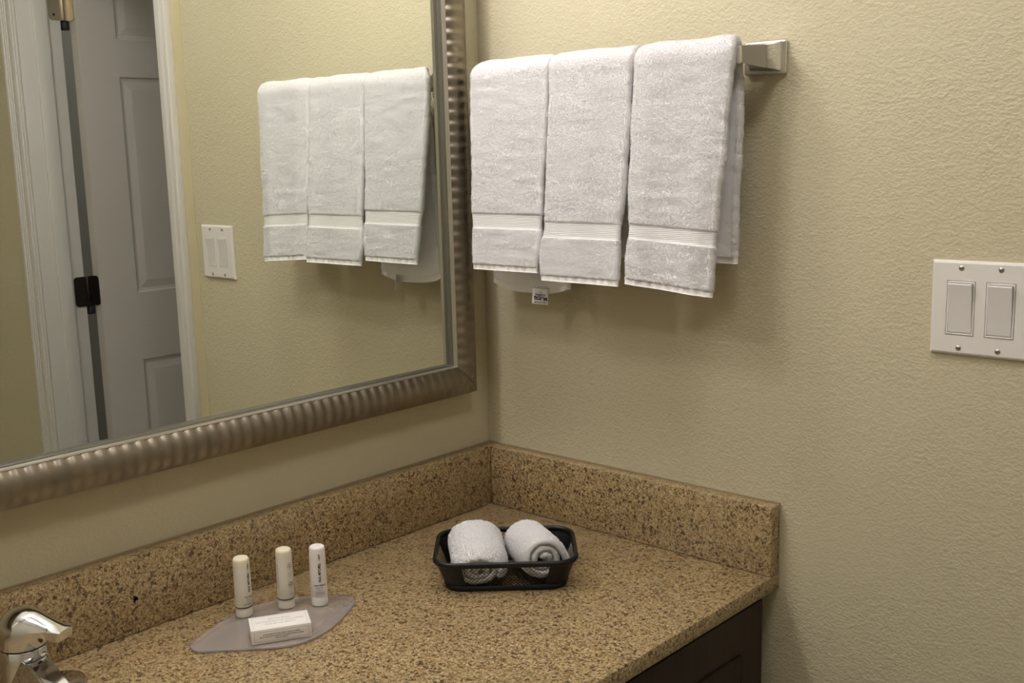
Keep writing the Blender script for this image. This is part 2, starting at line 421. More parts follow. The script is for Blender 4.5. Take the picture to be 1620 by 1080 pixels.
# profile across the rail: q = distance from outer edge inward, d = depth off the wall
def prof_face():
    pts = []
    for t in np.linspace(0, 1, 19):
        q = 0.0005+0.0415*t
        d = 0.0265+0.0110*math.sin(math.pi*(0.88*t+0.07))**0.8
        pts.append((q, d))
    return pts
def rail(p0, p1, inward, cyc_phase, kp=1.0, ks=1.0, ke=1.0):
    """p0->p1 outer edge corners (x,z); inward = unit (x,z) vector; mitred ends"""
    p0 = np.array(p0); p1 = np.array(p1); L = np.linalg.norm(p1-p0); u = (p1-p0)/L; inward = np.array(inward, float)
    pitch = 0.0174; n = int(L/0.0016)
    prof = prof_face(); nq = len(prof)
    V, F = [], []
    for i in range(n+1):
        t = i/n
        for j, (q, d) in enumerate(prof):
            s = ks*q+0.0005+(L-(ks+ke)*q-0.0010)*t
            w_ = min(1.0, max(0.0, (q-0.0025)/0.005))
            rip = 0.5-0.5*math.cos(2*math.pi*(s/pitch+cyc_phase))
            edge = min(1.0, min(s-ks*q, L-ke*q-s)/0.012); edge = max(0.0, edge)
            dd = d+(0.0018*rip-0.0010)*w_*edge
            qq = kp*q+(0.0007*rip*edge if j == nq-1 else 0)
            xz = p0+u*s+inward*qq
            V.append((xz[0], -dd, xz[1]))
    for i in range(n):
        for j in range(nq-1):
            a = i*nq+j; F.append((a, a+1, a+nq+1, a+nq))
    # outer side down to the wall and inner side, plain
    b0 = len(V)
    for s, q, d in ((0, 0.0005, -0.0), (1, 0.0005, 0.0)):
        pass
    def strip(q0, d0, q1, d1):
        b = len(V)
        for (q, d) in ((q0, d0), (q1, d1)):
            for s in (ks*q, L-ke*q):
                xz = p0+u*s+inward*(kp*q); V.append((xz[0], -d, xz[1]))
        F.append((b, b+1, b+3, b+2))
    strip(0.0005, 0.0005, 0.0005, 0.0290)
    r = mesh('frame_rail', V, F, M_FRAME, mir, rel=mrel)
    # inner lip: silver bead then dark groove down to glass
    V, F = [], []
    lp = [(0.0412, 0.0240), (0.0420, 0.0290), (0.0430, 0.0296), (0.0442, 0.0290), (0.0446, 0.0220)]
    for (q, d) in lp:
        for s in (ks*q, L-ke*q):
            xz = p0+u*s+inward*(kp*q); V.append((xz[0], -d, xz[1]))
    for k in range(len(lp)-1): F.append((2*k, 2*k+1, 2*k+3, 2*k+2))
    mesh('frame_lip', V, F, M_LIP, r, smooth=False, rel=mrel)
    V, F = [], []
    lp = [(0.0446, 0.0220), (0.0450, 0.0205), (0.0456, 0.0205), (0.0472, 0.0195), (0.0474, 0.0137)]
    for (q, d) in lp:
        for s in (ks*q, L-ke*q):
            xz = p0+u*s+inward*(kp*q); V.append((xz[0], -d, xz[1]))
    for k in range(len(lp)-1): F.append((2*k, 2*k+1, 2*k+3, 2*k+2))
    mesh('frame_groove', V, F, simple('frame_inner_step', (0.20, 0.19, 0.155), 0.35, 0.7) if 'frame_inner_step' not in bpy.data.materials else bpy.data.materials['frame_inner_step'], r, smooth=False, rel=mrel)
KW = 1.0+0.0045/FWD         # the lower rail is a little deeper than the others
ZB = FZ-0.0045
rail((FXL, ZB), (FX, ZB), (0, 1), 0.15, KW)
rail((FX, ZB), (FX, FZT), (-1, 0), 0.55, 1.0, KW, 1.0)
rail((FX, FZT), (FXL, FZT), (0, -1), 0.0)
rail((FXL, FZT), (FXL, ZB), (1, 0), 0.0, 1.0, 1.0, KW)

# ------------------------------------------------------------------ towel bar
bar = empty('towel_bar', (-0.06, -0.30, 1.57), 'square chrome towel bar on flared wall posts', 'towel bar')
brel = (-0.06, -0.30, 1.57)
box('rail', (-0.070, -0.530, 1.560), (-0.050, -0.070, 1.580), M_CHROME, bar, 0.0015, 2, brel)
def loft_sections(secs, bevel=0.0025):
    bm = bmesh.new(); R_ = []
    for s in secs: R_.append([bm.verts.new([a-b for a, b in zip(p, brel)]) for p in s])
    for a, b_ in zip(R_, R_[1:]):
        for k in range(4): bm.faces.new((a[k], a[(k+1) % 4], b_[(k+1) % 4], b_[k]))
    bm.faces.new(R_[0]); bm.faces.new(R_[-1][::-1])
    bmesh.ops.recalc_face_normals(bm, faces=bm.faces[:])
    return bm
def post(mirror_y):
    """right-hand post; mirror_y maps y to the other end"""
    my = mirror_y
    def sec(xl, yl, xr, yr, zla, zlb, zra, zrb):
        return [(xl, my(yl), zla), (xl, my(yl), zlb), (xr, my(yr), zrb), (xr, my(yr), zra)]
    secs = [sec(-0.0075, -0.507, -0.0075, -0.5580, 1.552, 1.587, 1.549, 1.588),
            sec(-0.0150, -0.512, -0.0120, -0.5545, 1.5540, 1.585, 1.5510, 1.586),
            sec(-0.0260, -0.517, -0.0200, -0.5525, 1.5560, 1.583, 1.5520, 1.584),
            sec(-0.0380, -0.521, -0.0290, -0.5520, 1.5580, 1.582, 1.5525, 1.5825),
            sec(-0.0500, -0.5240, -0.0380, -0.5525, 1.5590, 1.5815, 1.5525, 1.5815),
            sec(-0.0660, -0.5280, -0.0460, -0.5540, 1.5600, 1.5810, 1.5525, 1.5815)]
    bm = loft_sections(secs)
    sharp = [e for e in bm.edges if e.calc_face_angle(0) > 0.6]
    bmesh.ops.bevel(bm, geom=sharp, offset=0.0012, segments=2, affect='EDGES')
    p = from_bm('post', bm, M_CHROME, bar, angle=25)
    bm = bmesh.new()
    ys = sorted((my(-0.4985), my(-0.5605)))
    box_bm(bm, (-0.0078-brel[0], ys[0]-brel[1], 1.546-brel[2]), (-0.0004-brel[0], ys[1]-brel[1], 1.5905-brel[2]), 0.004, 3)
    from_bm('mounting_plate', bm, M_BRNICK, p, angle=50)
    ys = sorted((my(-0.5165), my(-0.5285)))
    box('collar', (-0.0712, ys[0], 1.5588), (-0.0488, ys[1], 1.5812), M_CHROME, p, 0.0018, 2, brel)
post(lambda y: y)
post(lambda y: -0.63-y)

# ------------------------------------------------------------------ terry towels
def stadium(n_flat, n_round):
    """unit cross-section loop: list of (side, flat coordinate f in[-1,1] or None, angle)"""
    L = []
    for k in range(n_flat): L.append(('f', -1+2*k/n_flat, 1))         # outer face from A to B
    for k in range(n_round): L.append(('r', 1, math.pi/2-math.pi*k/n_round))
    for k in range(n_flat): L.append(('f', 1-2*k/n_flat, -1))
    for k in range(n_round): L.append(('r', -1, -math.pi/2-math.pi*k/n_round))
    return L
def sweep(A, B, Nrm, th, n_flat, n_round=8):
    """A,B: edge curves (n,3); Nrm: outward normals (n,3); th: half thickness (n,) -> verts (n,m,3), uv coordinate along width (m,)"""
    C = (A+B)/2; W = B-A; wl = np.linalg.norm(W, axis=1, keepdims=True); Wd = W/wl; hw = wl/2
    th = th.reshape(-1, 1)
    cols, us = [], []
    for kind, a, b_ in stadium(n_flat, n_round):
        if kind == 'f':
            cols.append(C+Wd*(a*(hw-th))+Nrm*(b_*th)); us.append(a*b_ if False else a)
        else:
            cols.append(C+Wd*(a*(hw-th))+Wd*(th*math.cos(b_) if a > 0 else th*math.cos(b_))+Nrm*(th*math.sin(b_))); us.append(a)
    return np.stack(cols, 1), np.array(us)
def grid_faces(n, m, off=0):
    return [(off+i*m+k, off+i*m+(k+1) % m, off+(i+1)*m+(k+1) % m, off+(i+1)*m+k) for i in range(n-1) for k in range(m)]
def vert_normals(V):
    du = np.roll(V, -1, 1)-np.roll(V, 1, 1)
    dv = np.gradient(V, axis=0)
    n = np.cross(dv, du); l = np.linalg.norm(n, axis=2, keepdims=True); l[l == 0] = 1
    return n/l
def mesh_np(name, verts, quads, mat, parent, rel, smooth=True, k=4):
    me = bpy.data.meshes.new(name); v = np.ascontiguousarray(verts-np.asarray(rel), dtype=np.float32)
    f = np.ascontiguousarray(quads, dtype=np.int32)
    me.vertices.add(len(v)); me.vertices.foreach_set('co', v.ravel())
    me.loops.add(f.size); me.loops.foreach_set('vertex_index', f.ravel())
    me.polygons.add(len(f)); me.polygons.foreach_set('loop_start', np.arange(0, f.size, k, dtype=np.int32))
    me.polygons.foreach_set('loop_total', np.full(len(f), k, dtype=np.int32))
    me.update(calc_edges=True); me.validate()
    if smooth: me.polygons.foreach_set('use_smooth', [True]*len(f))
    return link(name, me, mat, parent)
def tufts(V, Nn, mask, count_per_m2, length, wid, seed, parent, rel, mat):
    """short leaning terry loops scattered over the quads flagged in mask (n-1,m)"""
    r = np.random.default_rng(seed)
    n, m = V.shape[:2]
    I, K = np.nonzero(mask); K2 = (K+1) % m
    a, b_, c, d = V[I, K], V[I, K2], V[I+1, K2], V[I+1, K]
    area = np.linalg.norm(np.cross(b_-a, d-a), axis=1)
    g = np.clip(np.round(np.sqrt(area*count_per_m2)+r.uniform(-0.3, 0.3, len(I))), 1, 4).astype(int)
    idx = np.repeat(np.arange(len(I)), g*g); T = len(idx)
    q = np.arange(T)-np.repeat(np.cumsum(g*g)-g*g, g*g); gg = g[idx]
    s = ((q % gg+r.random(T))/gg)[:, None]; t = ((q//gg+r.random(T))/gg)[:, None]
    base = (a[idx]*(1-s)+b_[idx]*s)*(1-t)+(d[idx]*(1-s)+c[idx]*s)*t
    nn = Nn[I, K][idx]
    rnd = r.normal(size=(T, 3)); dirv = nn+0.42*rnd+np.array([0, 0, -0.25]); dirv /= np.linalg.norm(dirv, axis=1, keepdims=True)
    t1 = np.cross(dirv, r.normal(size=(T, 3))); t1 /= np.linalg.norm(t1, axis=1, keepdims=True); t2 = np.cross(dirv, t1)
    ln = length*r.uniform(0.6, 1.25, (T, 1)); base = base-nn*0.0004
    w1 = wid
    # each loop: a little three-sided peg with a blunt tip
    ring0 = [base+w1*(math.cos(q)*t1+math.sin(q)*t2) for q in (0, 2.094, 4.189)]
    ring1 = [base+dirv*ln+w1*0.75*(math.cos(q+0.5)*t1+math.sin(q+0.5)*t2) for q in (0, 2.094, 4.189)]
    Vv = np.stack(ring0+ring1, 1).reshape(-1, 3)
    o = (np.arange(T)*6)[:, None]
    tri = np.concatenate([o+np.array(q) for q in ((0, 1, 4), (0, 4, 3), (1, 2, 5), (1, 5, 4), (2, 0, 3), (2, 3, 5), (3, 4, 5))], 0)
    ob = mesh_np('terry_pile', Vv, tri, mat, parent, rel, smooth=True, k=3)
    ob['kind'] = 'stuff'
    return ob

def towel(name, label, yl_top, yr_top, yl_bot, yr_bot, zb_l, zb_r, xb, back, seed, wave, belly=0.0):
    """front hangs from the bar down to zb (left/right), foot swung out to xb; back = (yl_top,yr_top,yl_bot,yr_bot,z_l,z_r,x_bot)"""
    loc = (-0.06, (yl_top+yr_top)/2, 1.59)
    t = empty(name, loc, label, 'towel', 'white hand towels hung on the bar')
    TH = 0.0068
    sz = 1.567
    step = 0.0019
    # path in (x,z) for the two sides
    def path(zb_f, zb_bk):
        pts = []
        nb = int((sz-zb_bk)/step)
        for k in range(nb): pts.append(('b', k/nb))
        na = int(math.pi*0.019/step)+1
        for k in range(na): pts.append(('t', k/na))
        nf = int((sz-zb_f)/step)
        for k in range(nf+1): pts.append(('f', k/nf))
        return pts
    pth = path(min(zb_l, zb_r), min(back[4], back[5]))
    A, B, Sf = [], [], []
    xc = -0.06
    for kind, q in pth:
        for side, OUT in ((0, A), (1, B)):
            zf = (zb_l, zb_r)[side]; zbk = (back[4], back[5])[side]
            if kind == 'b':
                qq = 1-q        # 1 at the bottom
                z = sz-(sz-zbk)*qq; x = -0.0422+(back[6]+0.0422)*qq**1.2
                y = back[side]+(back[2+side]-back[side])*qq
            elif kind == 't':
                a = math.pi*q; ca, sa = math.cos(a), math.sin(a)
                x = xc+0.0178*math.copysign(abs(ca)**0.75, ca); z = sz+0.0205*abs(sa)**0.75
                y = back[side]+((yl_top, yr_top)[side]-back[side])*(3*q*q-2*q**3)
            else:
                z = sz-(sz-zf)*q; x = -0.0778+(xb+0.0778)*(0.75*q+0.25*q*q)
                y = (yl_top, yr_top)[side]+((yl_bot, yr_bot)[side]-(yl_top, yr_top)[side])*q
            OUT.append((x, y, z))
        Sf.append(q if kind == 'f' else (-1.0 if kind == 't' else -2.0))
    A = np.array(A); B = np.array(B); Sf = np.array(Sf); n = len(A)
    # softly wavering edges
    s = np.cumsum(np.r_[0, np.linalg.norm(np.diff((A+B)/2, axis=0), axis=1)])
    A[:, 1] += 0.0022*vnoise(s*22, s*0+1, seed); B[:, 1] += 0.0022*vnoise(s*22, s*0+9, seed+1)
    fz = np.where(Sf >= 0, (1-Sf)*(sz-(zb_l+zb_r)/2), 9.0)
    pin = 0.0012*np.exp(-((fz-0.075)/0.016)**2)-0.0012*np.exp(-((fz-0.035)/0.024)**2)
    A[:, 1] -= pin; B[:, 1] += pin
    C = (A+B)/2; T = np.gradient(C, axis=0); T /= np.linalg.norm(T, axis=1, keepdims=True)
    Nn = np.stack([-T[:, 2], np.zeros(n), T[:, 0]], 1)      # outward
    i_top = np.argmax(C[:, 2])
    if Nn[i_top, 2] < 0: Nn = -Nn
    th = np.full(n, TH)
    hgt = sz-(zb_l+zb_r)/2
    dist_b = (1-Sf)*hgt                                     # distance above the front hem
    band0, band1, hem = 0.064, 0.086, 0.0085
    inband = (Sf >= 0) & (dist_b > band0) & (dist_b < band1)
    inhem = (Sf >= 0) & (dist_b < hem)
    bk = Sf == -2.0; dist_k = np.where(bk, s, 9.0); inhem_b = dist_k < hem
    th = th-0.0017*inband-0.0021*(inhem | inhem_b)
    V, us = sweep(A, B, Nn, th, 76)
    m = V.shape[1]
    NV = np.repeat(Nn[:, None, :], m, 1)
    vn = vert_normals(V)
    if (vn*NV)[i_top, 20].sum() < 0: vn = -vn
    S2 = np.repeat(s[:, None], m, 1); ang = np.repeat((np.arange(m)/m)[None, :], n, 0)
    circ = ang*0.32
    fl = (~(inband | inhem | inhem_b)).astype(float)[:, None]
    nz = 0.0006*vnoise(S2*100, circ*26, seed+2)+0.00022*vnoise(S2*260, circ*130, seed+3)+0.00025*vnoise(S2*480, circ*420, seed+4)
    # long hanging folds across the width, growing to the foot
    U = np.repeat(us[None, :], n, 0); grow = np.clip(Sf, 0, 1)[:, None]
    fold = np.zeros_like(U)
    for amp, fr, ph in wave: fold += amp*np.sin(fr*U+ph+1.2*grow)
    hemw = (inhem.astype(float)[:, None])*0.0009*np.sin(U*26+seed)
    V[:, :, 2] -= (belly*np.clip(1-dist_k/0.06, 0, 1)**1.5)[:, None]*(1-np.abs(U)**3)
    V = V+vn*((nz*(0.15+0.85*fl))[:, :, None])+Nn[:, None, :]*((fold*(0.35+0.65*grow)+hemw)[:, :, None])
    vn = vert_normals(V)
    if (vn*NV)[i_top, 20].sum() < 0: vn = -vn
    # split rows into the pile body, the flat band and the hems
    def rows(flag):
        idx = np.nonzero(flag)[0]; return idx
    seg = np.where(inband, 1, np.where(inhem, 2, np.where(inhem_b, 3, 0)))
    cuts = [0]+[i for i in range(1, n) if seg[i] != seg[i-1]]+[n]
    body_v, body_f, off = [], [], 0
    for a, b_ in zip(cuts, cuts[1:]):
        k = seg[a]; e = min(b_+1, n)
        part = V[a:e]; f = grid_faces(e-a, m)
        if a == 0: f.append(tuple(range(m)))
        if b_ == n: f.append(tuple((e-a-1)*m+q for q in range(m-1, -1, -1)))
        if k == 0:
            body_v.append(part.reshape(-1, 3)); body_f += [tuple(x+off for x in q) for q in f]; off += part.shape[0]*m
        else:
            nm, mt = {1: ('dobby_band', M_BAND), 2: ('hem', M_HEM), 3: ('hem', M_HEM)}[k]
            mesh(nm, part.reshape(-1, 3), f, mt, t, rel=loc)
    mesh('towel_body', np.concatenate(body_v), body_f, M_TERRY, t, rel=loc)
    nf = 76
    face_ok = np.zeros((n-1, m), bool)
    col_ok = np.zeros(m, bool); col_ok[:nf+8] = True; col_ok[2*nf+8:] = True
    face_ok[:, col_ok] = True
    face_ok[(seg[:-1] != 0)] = False
    # the inside of the back flap near the foot is visible below the front, give it pile too
    tufts(V, vn, face_ok, 9.0e5, 0.0015, 0.00042, seed+5, t, loc, M_TERRY)
    return t
W1 = [(0.0018, 3.6, 0.6), (0.0008, 8.0, 2.0)]
W2 = [(0.0026, 4.2, 2.2), (0.0009, 7.5, 0.3)]
W3 = [(0.0026, 5.0, 4.2), (0.0010, 8.5, 1.0)]
t1 = towel('hand_towel', 'white terry hand towel on the bar nearest the mirror, care tag below it', -0.061, -0.2185, -0.0775, -0.2115, 1.2755, 1.276, -0.1055,
           (-0.106, -0.2185, -0.0700, -0.2310, 1.2485, 1.2465, -0.050), 11, W1, 0.011)
t2 = towel('hand_towel', 'white terry hand towel hanging between the other two on the bar', -0.2205, -0.3700, -0.2185, -0.3625, 1.2665, 1.2660, -0.1085,
           (-0.2345, -0.3690, -0.2480, -0.3620, 1.300, 1.300, -0.047), 31, W2)
t3 = towel('hand_towel', 'white terry hand towel at the exposed end of the bar beside the chrome post', -0.3720, -0.5270, -0.3715, -0.5080, 1.2700, 1.2600, -0.1035,
           (-0.3790, -0.5175, -0.3830, -0.5140, 1.2990, 1.2990, -0.041), 53, W3)
# care tag sewn to the back flap of the first towel
tl = np.array((-0.06, (-0.061-0.2185)/2, 1.59))
def tag_pt(u, v):   # u along -y 0..1, v down 0..1
    return np.array((-0.0630-0.0022*v-0.66*0.0250*(0.5-u), -0.1800+0.75*0.0250*(0.5-u), 1.2490-0.0255*v-0.0028*u))
Vt = []; nu, nv = 6, 8
for i in range(nv+1):
    for j in range(nu+1): Vt.append(tag_pt(j/nu, i/nv)+np.array((-0.0006*math.sin(3*j/nu), 0, 0)))
Ft = [(i*(nu+1)+j, i*(nu+1)+j+1, (i+1)*(nu+1)+j+1, (i+1)*(nu+1)+j) for i in range(nv) for j in range(nu)]
tg = mesh('care_tag', Vt, Ft, M_HEM, t1, rel=tl); tg['label'] = 'small white printed care tag'
sm = tg.modifiers.new('thickness', 'SOLIDIFY'); sm.thickness = 0.0004
def flat_text(lines, fn, name, mat, parent, rel):
    V, F = [], []
    for body, size, u, v, bold in lines:
        tv, tf = text_data(body, size, bold); o = len(V)
        for x, y, z in tv: V.append(fn(u+x, v+y))
        F += [tuple(q+o for q in f) for f in tf]
    return mesh(name, V, F, mat, parent, smooth=False, rel=rel)
def tag_text(x, y):
    u = 0.5+x/0.0250; v = 0.5-y/0.0255
    return tag_pt(u, v)+np.array((-0.0006*math.sin(3*u)-0.0006, -0.0005, 0))
flat_text([('THE', 0.0028, 0, 0.0055, 0), ('Registry', 0.0046, 0.0, 0.0022, 0.00012), ('Marriott', 0.0042, -0.0025, -0.0018, 0.0002), ('Hotels', 0.0042, -0.0035, -0.0048, 0.0002),
           ('M', 0.0062, 0.0078, -0.0045, 0.0006), ('86/14 COTTON', 0.0026, 0, -0.0098, 0.00012)], tag_text, 'tag_lettering', M_INK, tg, tl)

# ------------------------------------------------------------------ wire mesh basket
BU = np.array((0.676, -0.737)); BV = np.array((0.737, 0.676)); BC = np.array((-0.246, -0.262))
bas = empty('wire_basket', (BC[0], BC[1], ZC), 'black wire mesh tray basket holding two rolled washcloths', 'basket')
BL = np.array((BC[0], BC[1], ZC))
def bp(u, v, z): return np.array((BC[0]+BU[0]*u+BV[0]*v, BC[1]+BU[1]*u+BV[1]*v, ZC+z))
def rrect(hx, hy, r, n=8):
    pts = []
    for cx, cy, a0 in ((hx-r, hy-r, 0), (-hx+r, hy-r, 90), (-hx+r, -hy+r, 180), (hx-r, -hy+r, 270)):
        for k in range(n+1):
            a = math.radians(a0+90*k/n); pts.append((cx+r*math.cos(a), cy+r*math.sin(a)))
    return pts
RIM = (0.101, 0.0745, 0.034); BASE = (0.0835, 0.058, 0.024); HB, HT = 0.004, 0.046
def ring_loft(levels, name, mat, close_loop=True, thick=None):
    V, F = [], []
    for hx, hy, r, z in levels:
        for u, v in rrect(hx, hy, r): V.append(bp(u, v, z))
    m = len(rrect(1, 1, 0.1)); n = len(levels)
    for i in range(n if close_loop else n-1):
        for k in range(m):
            i2 = (i+1) % n; F.append((i*m+k, i*m+(k+1) % m, i2*m+(k+1) % m, i2*m+k))
    return mesh(name, V, F, mat, bas, rel=BL)
# rolled rim (closed section)
sec = []
for a in np.linspace(0, 2*math.pi, 13)[:-1]:
    sec.append((RIM[0]-0.003+0.0033*math.cos(a), RIM[1]-0.003+0.0033*math.cos(a), RIM[2]-0.003+0.0033*math.cos(a), HT-0.0035+0.0042*math.sin(a)))
ring_loft(sec, 'rim', M_BLACK)
# foot band
sec = [(BASE[0]+d, BASE[1]+d, BASE[2]+d, z) for d, z in ((0, 0.0003), (0.0012, 0.0015), (0.0036, 0.009), (0.0028, 0.009), (-0.001, 0.0025), (-0.002, 0.0003))]
ring_loft(sec, 'foot_band', M_BLACK)
# solid corners
def lerp_outline(t):
    return (BASE[0]+(RIM[0]-0.003-BASE[0])*t, BASE[1]+(RIM[1]-0.003-BASE[1])*t, BASE[2]+(RIM[2]-0.003-BASE[2])*t)
for q in range(4):
    V, F = [], []; n = 8; lv = 6
    for th_ in (0, -0.0009):
        for i in range(lv+1):
            t = i/lv; hx, hy, r = lerp_outline(t); z = 0.002+(HT-0.004-0.002)*t
            sx, sy, a0 = ((1, 1, 0), (-1, 1, 90), (-1, -1, 180), (1, -1, 270))[q]
            row = [(sx*(hx-r)+(r+th_)*math.cos(math.radians(a0+90*k/n)), sy*(hy-r)+(r+th_)*math.sin(math.radians(a0+90*k/n))) for k in range(n+1)]
            e0 = (row[0][0]-row[1][0], row[0][1]-row[1][1]); 
            d0 = np.array((math.sin(math.radians(a0)), -math.cos(math.radians(a0)))); d1 = np.array((-math.sin(math.radians(a0+90)), math.cos(math.radians(a0+90))))
            row = [tuple(np.array(row[0])+d0*0.006)]+row+[tuple(np.array(row[-1])+d1*0.006)]
            for u, v in row: V.append(bp(u, v, z))
    m = n+3
    for s_ in range(2):
        for i in range(lv):
            for k in range(m-1):
                a = s_*(lv+1)*m+i*m+k; F.append((a, a+1, a+m+1, a+m))
    mesh('corner_panel', V, F, M_BLACK, bas, rel=BL)
# diamond mesh sides and floor
def wire_bars(segs, wid, name):
    V, F = [], []
    for p, q in segs:
        d = q-p; L_ = np.linalg.norm(d)
        if L_ < 1e-5: continue
        d /= L_; a = np.cross(d, (0.3, 0.5, 0.81)); a /= np.linalg.norm(a); b_ = np.cross(d, a); o = len(V)
        for e in (p, q):
            for k in range(4):
                c, s_ = math.cos(k*math.pi/2), math.sin(k*math.pi/2); V.append(e+wid*(c*a+s_*b_))
        F += [(o+k, o+(k+1) % 4, o+4+(k+1) % 4, o+4+k) for k in range(4)]
    return mesh(name, V, F, M_BLACK, bas, smooth=False, rel=BL)
def panel_segs(f, x0, x1, rows_, pitch):
    """two families of diagonals over x in[x0,x1], t in[0,1]; f(x,t)->point"""
    segs = []; per = pitch*rows_
    k = -int(per/pitch)-1
    while x0+k*pitch < x1+per:
        for sgn in (1, -1):
            xa = x0+k*pitch; xb = xa+sgn*per; ta, tb = 0.0, 1.0
            lo, hi = 0.0, 1.0
            for xlim, isl in ((x0, True), (x1, False)):
                if xb != xa:
                    tt = (xlim-xa)/(xb-xa)
                    if (xb > xa) == isl: lo = max(lo, tt)
                    else: hi = min(hi, tt)
            if hi-lo > 1e-4: segs.append((f(xa+(xb-xa)*lo, lo), f(xa+(xb-xa)*hi, hi)))
        k += 1
    return segs
def side_f(axis, sg):
    def f(x, t):
        hx, hy, r = lerp_outline(t); z = 0.006+(HT-0.006-0.006)*t
        k = 1+(((hx-r)/(BASE[0]-BASE[2]) if axis == 0 else (hy-r)/(BASE[1]-BASE[2]))-1)
        return bp(x*k, sg*(hy-0.0004), z) if axis == 0 else bp(sg*(hx-0.0004), x*k, z)
    return f
for axis, sg in ((0, -1), (0, 1), (1, -1), (1, 1)):
    half = (BASE[0]-BASE[2]) if axis == 0 else (BASE[1]-BASE[2])
    wire_bars(panel_segs(side_f(axis, sg), -half, half, 6, 0.0054), 0.00031, 'mesh_side')
wire_bars(panel_segs(lambda x, t: bp(x, (t*2-1)*(BASE[1]-0.0078), 0.0022), -BASE[0]+0.0078, BASE[0]-0.0078, 19, 0.0054), 0.0003, 'mesh_floor')

# ------------------------------------------------------------------ rolled washcloths
def roll(label, cu, cv, axis_deg, R_, half, turns, tilt, seed, round_front, squash, flap):
    """spiral-rolled cloth; axis in the basket's plane turned axis_deg from 'away' direction; front end faces the camera side"""
    c = bp(cu, cv, 0.0045+R_*squash+abs(math.sin(tilt))*half*0.55)
    loc = c.copy(); t = empty('rolled_washcloth', loc, label, 'washcloth', 'rolled washcloths in the wire basket')
    a = math.radians(axis_deg)
    f2 = -(BV*math.cos(a))+BU*math.sin(a)                # toward the front end
    ax = np.array((f2[0]*math.cos(tilt), f2[1]*math.cos(tilt), math.sin(tilt)))
    sd = np.array((f2[1], -f2[0], 0)); sd = -sd if sd[:2]@BU < 0 else sd
    upv = np.cross(sd, ax); upv = -upv if upv[2] < 0 else upv
    TH = 0.0044; pitch = 2*TH+0.0004
    th_end = turns*2*math.pi; r_of = lambda th: 0.0035+pitch*th/(2*math.pi)
    scale = (R_-TH)/r_of(th_end)
    ths = [0.0]
    while ths[-1] < th_end: ths.append(ths[-1]+0.0020/max(r_of(ths[-1])*scale, 0.004))
    ths = np.array(ths); n = len(ths); start = math.radians(-25)
    r = (0.0035+pitch*ths/(2*math.pi))*scale
    wob = 1+0.05*np.sin(ths*1.0+seed)
    an = -(ths-th_end)+start
    px_ = r*wob*np.cos(an); pz_ = r*wob*np.sin(an)*squash
    e = np.clip((ths-th_end+flap)/max(flap, 1e-3), 0, 1); px_ = px_+e**2*0.010*(flap > 0); pz_ = pz_-e**2*0.004*(flap > 0)
    Cn = c+np.outer(px_, sd)+np.outer(pz_, upv)
    T = np.gradient(Cn, axis=0); T /= np.linalg.norm(T, axis=1, keepdims=True)
    Nn = np.cross(np.tile(ax, (n, 1)), T); Nn /= np.linalg.norm(Nn, axis=1, keepdims=True)
    if (Nn[-1]@(Cn[-1]-c)) < 0: Nn = -Nn
    inn = 1-ths/th_end
    hA = half*(0.94-0.10*inn+0.03*np.sin(ths*0.9+seed)); hB = half*(1-0.05*inn+0.02*np.sin(ths*1.3+seed*2))
    A = Cn-ax*hA[:, None]; B = Cn+ax*hB[:, None]
    V, us = sweep(A, B, Nn, np.full(n, TH*0.96), 52, 7)
    m = V.shape[1]
    # rounded shoulders: shrink radius towards the ends
    relv = V-c; al = relv@ax/half
    perp = relv-(relv@ax)[:, :, None]*ax
    sh = 1-round_front*np.clip((al-0.55)/0.5, 0, 1)**2.0-0.12*np.clip((-al-0.65)/0.4, 0, 1)**2
    V = c+(relv@ax)[:, :, None]*ax+perp*sh[:, :, None]
    vn = vert_normals(V)
    if (vn[-20, 20]@Nn[-20]) < 0: vn = -vn
    S2 = np.repeat(np.cumsum(np.r_[0, np.linalg.norm(np.diff(Cn, axis=0), axis=1)])[:, None], m, 1); circ = np.repeat((np.arange(m)/m*0.25)[None, :], n, 0)
    nz = 0.0006*vnoise(S2*170, circ*110, seed+2)+0.0004*vnoise(S2*420, circ*300, seed+3)
    V = V+vn*nz[:, :, None]
    zmin = V[..., 2].min()
    fc = grid_faces(n, m); fc.append(tuple(range(m))); fc.append(tuple((n-1)*m+q for q in range(m-1, -1, -1)))
    mesh('cloth_roll', V.reshape(-1, 3), fc, M_TERRY, t, rel=loc)
    ok = np.zeros((n-1, m), bool); lastturn = ths[:-1] > th_end-2*math.pi-0.3
    ok[lastturn] = True; ends = np.zeros(m, bool); ends[50:61] = True; ends[-9:] = True
    ok[:, ends] = True
    tufts(V, vn, ok, 9.0e5, 0.0018, 0.00040, seed+5, t, loc, M_TERRY)
    return t
roll('plump white washcloth roll in the basket, its coiled end hidden', -0.0425, -0.0105, 7, 0.0425, 0.052, 2.8, -0.18, 71, 0.30, 0.69, 0.0)
roll('white washcloth roll in the basket with its coiled end showing', 0.0395, -0.0085, 16, 0.0365, 0.052, 2.5, 0.06, 91, 0.12, 0.95, 0.9)

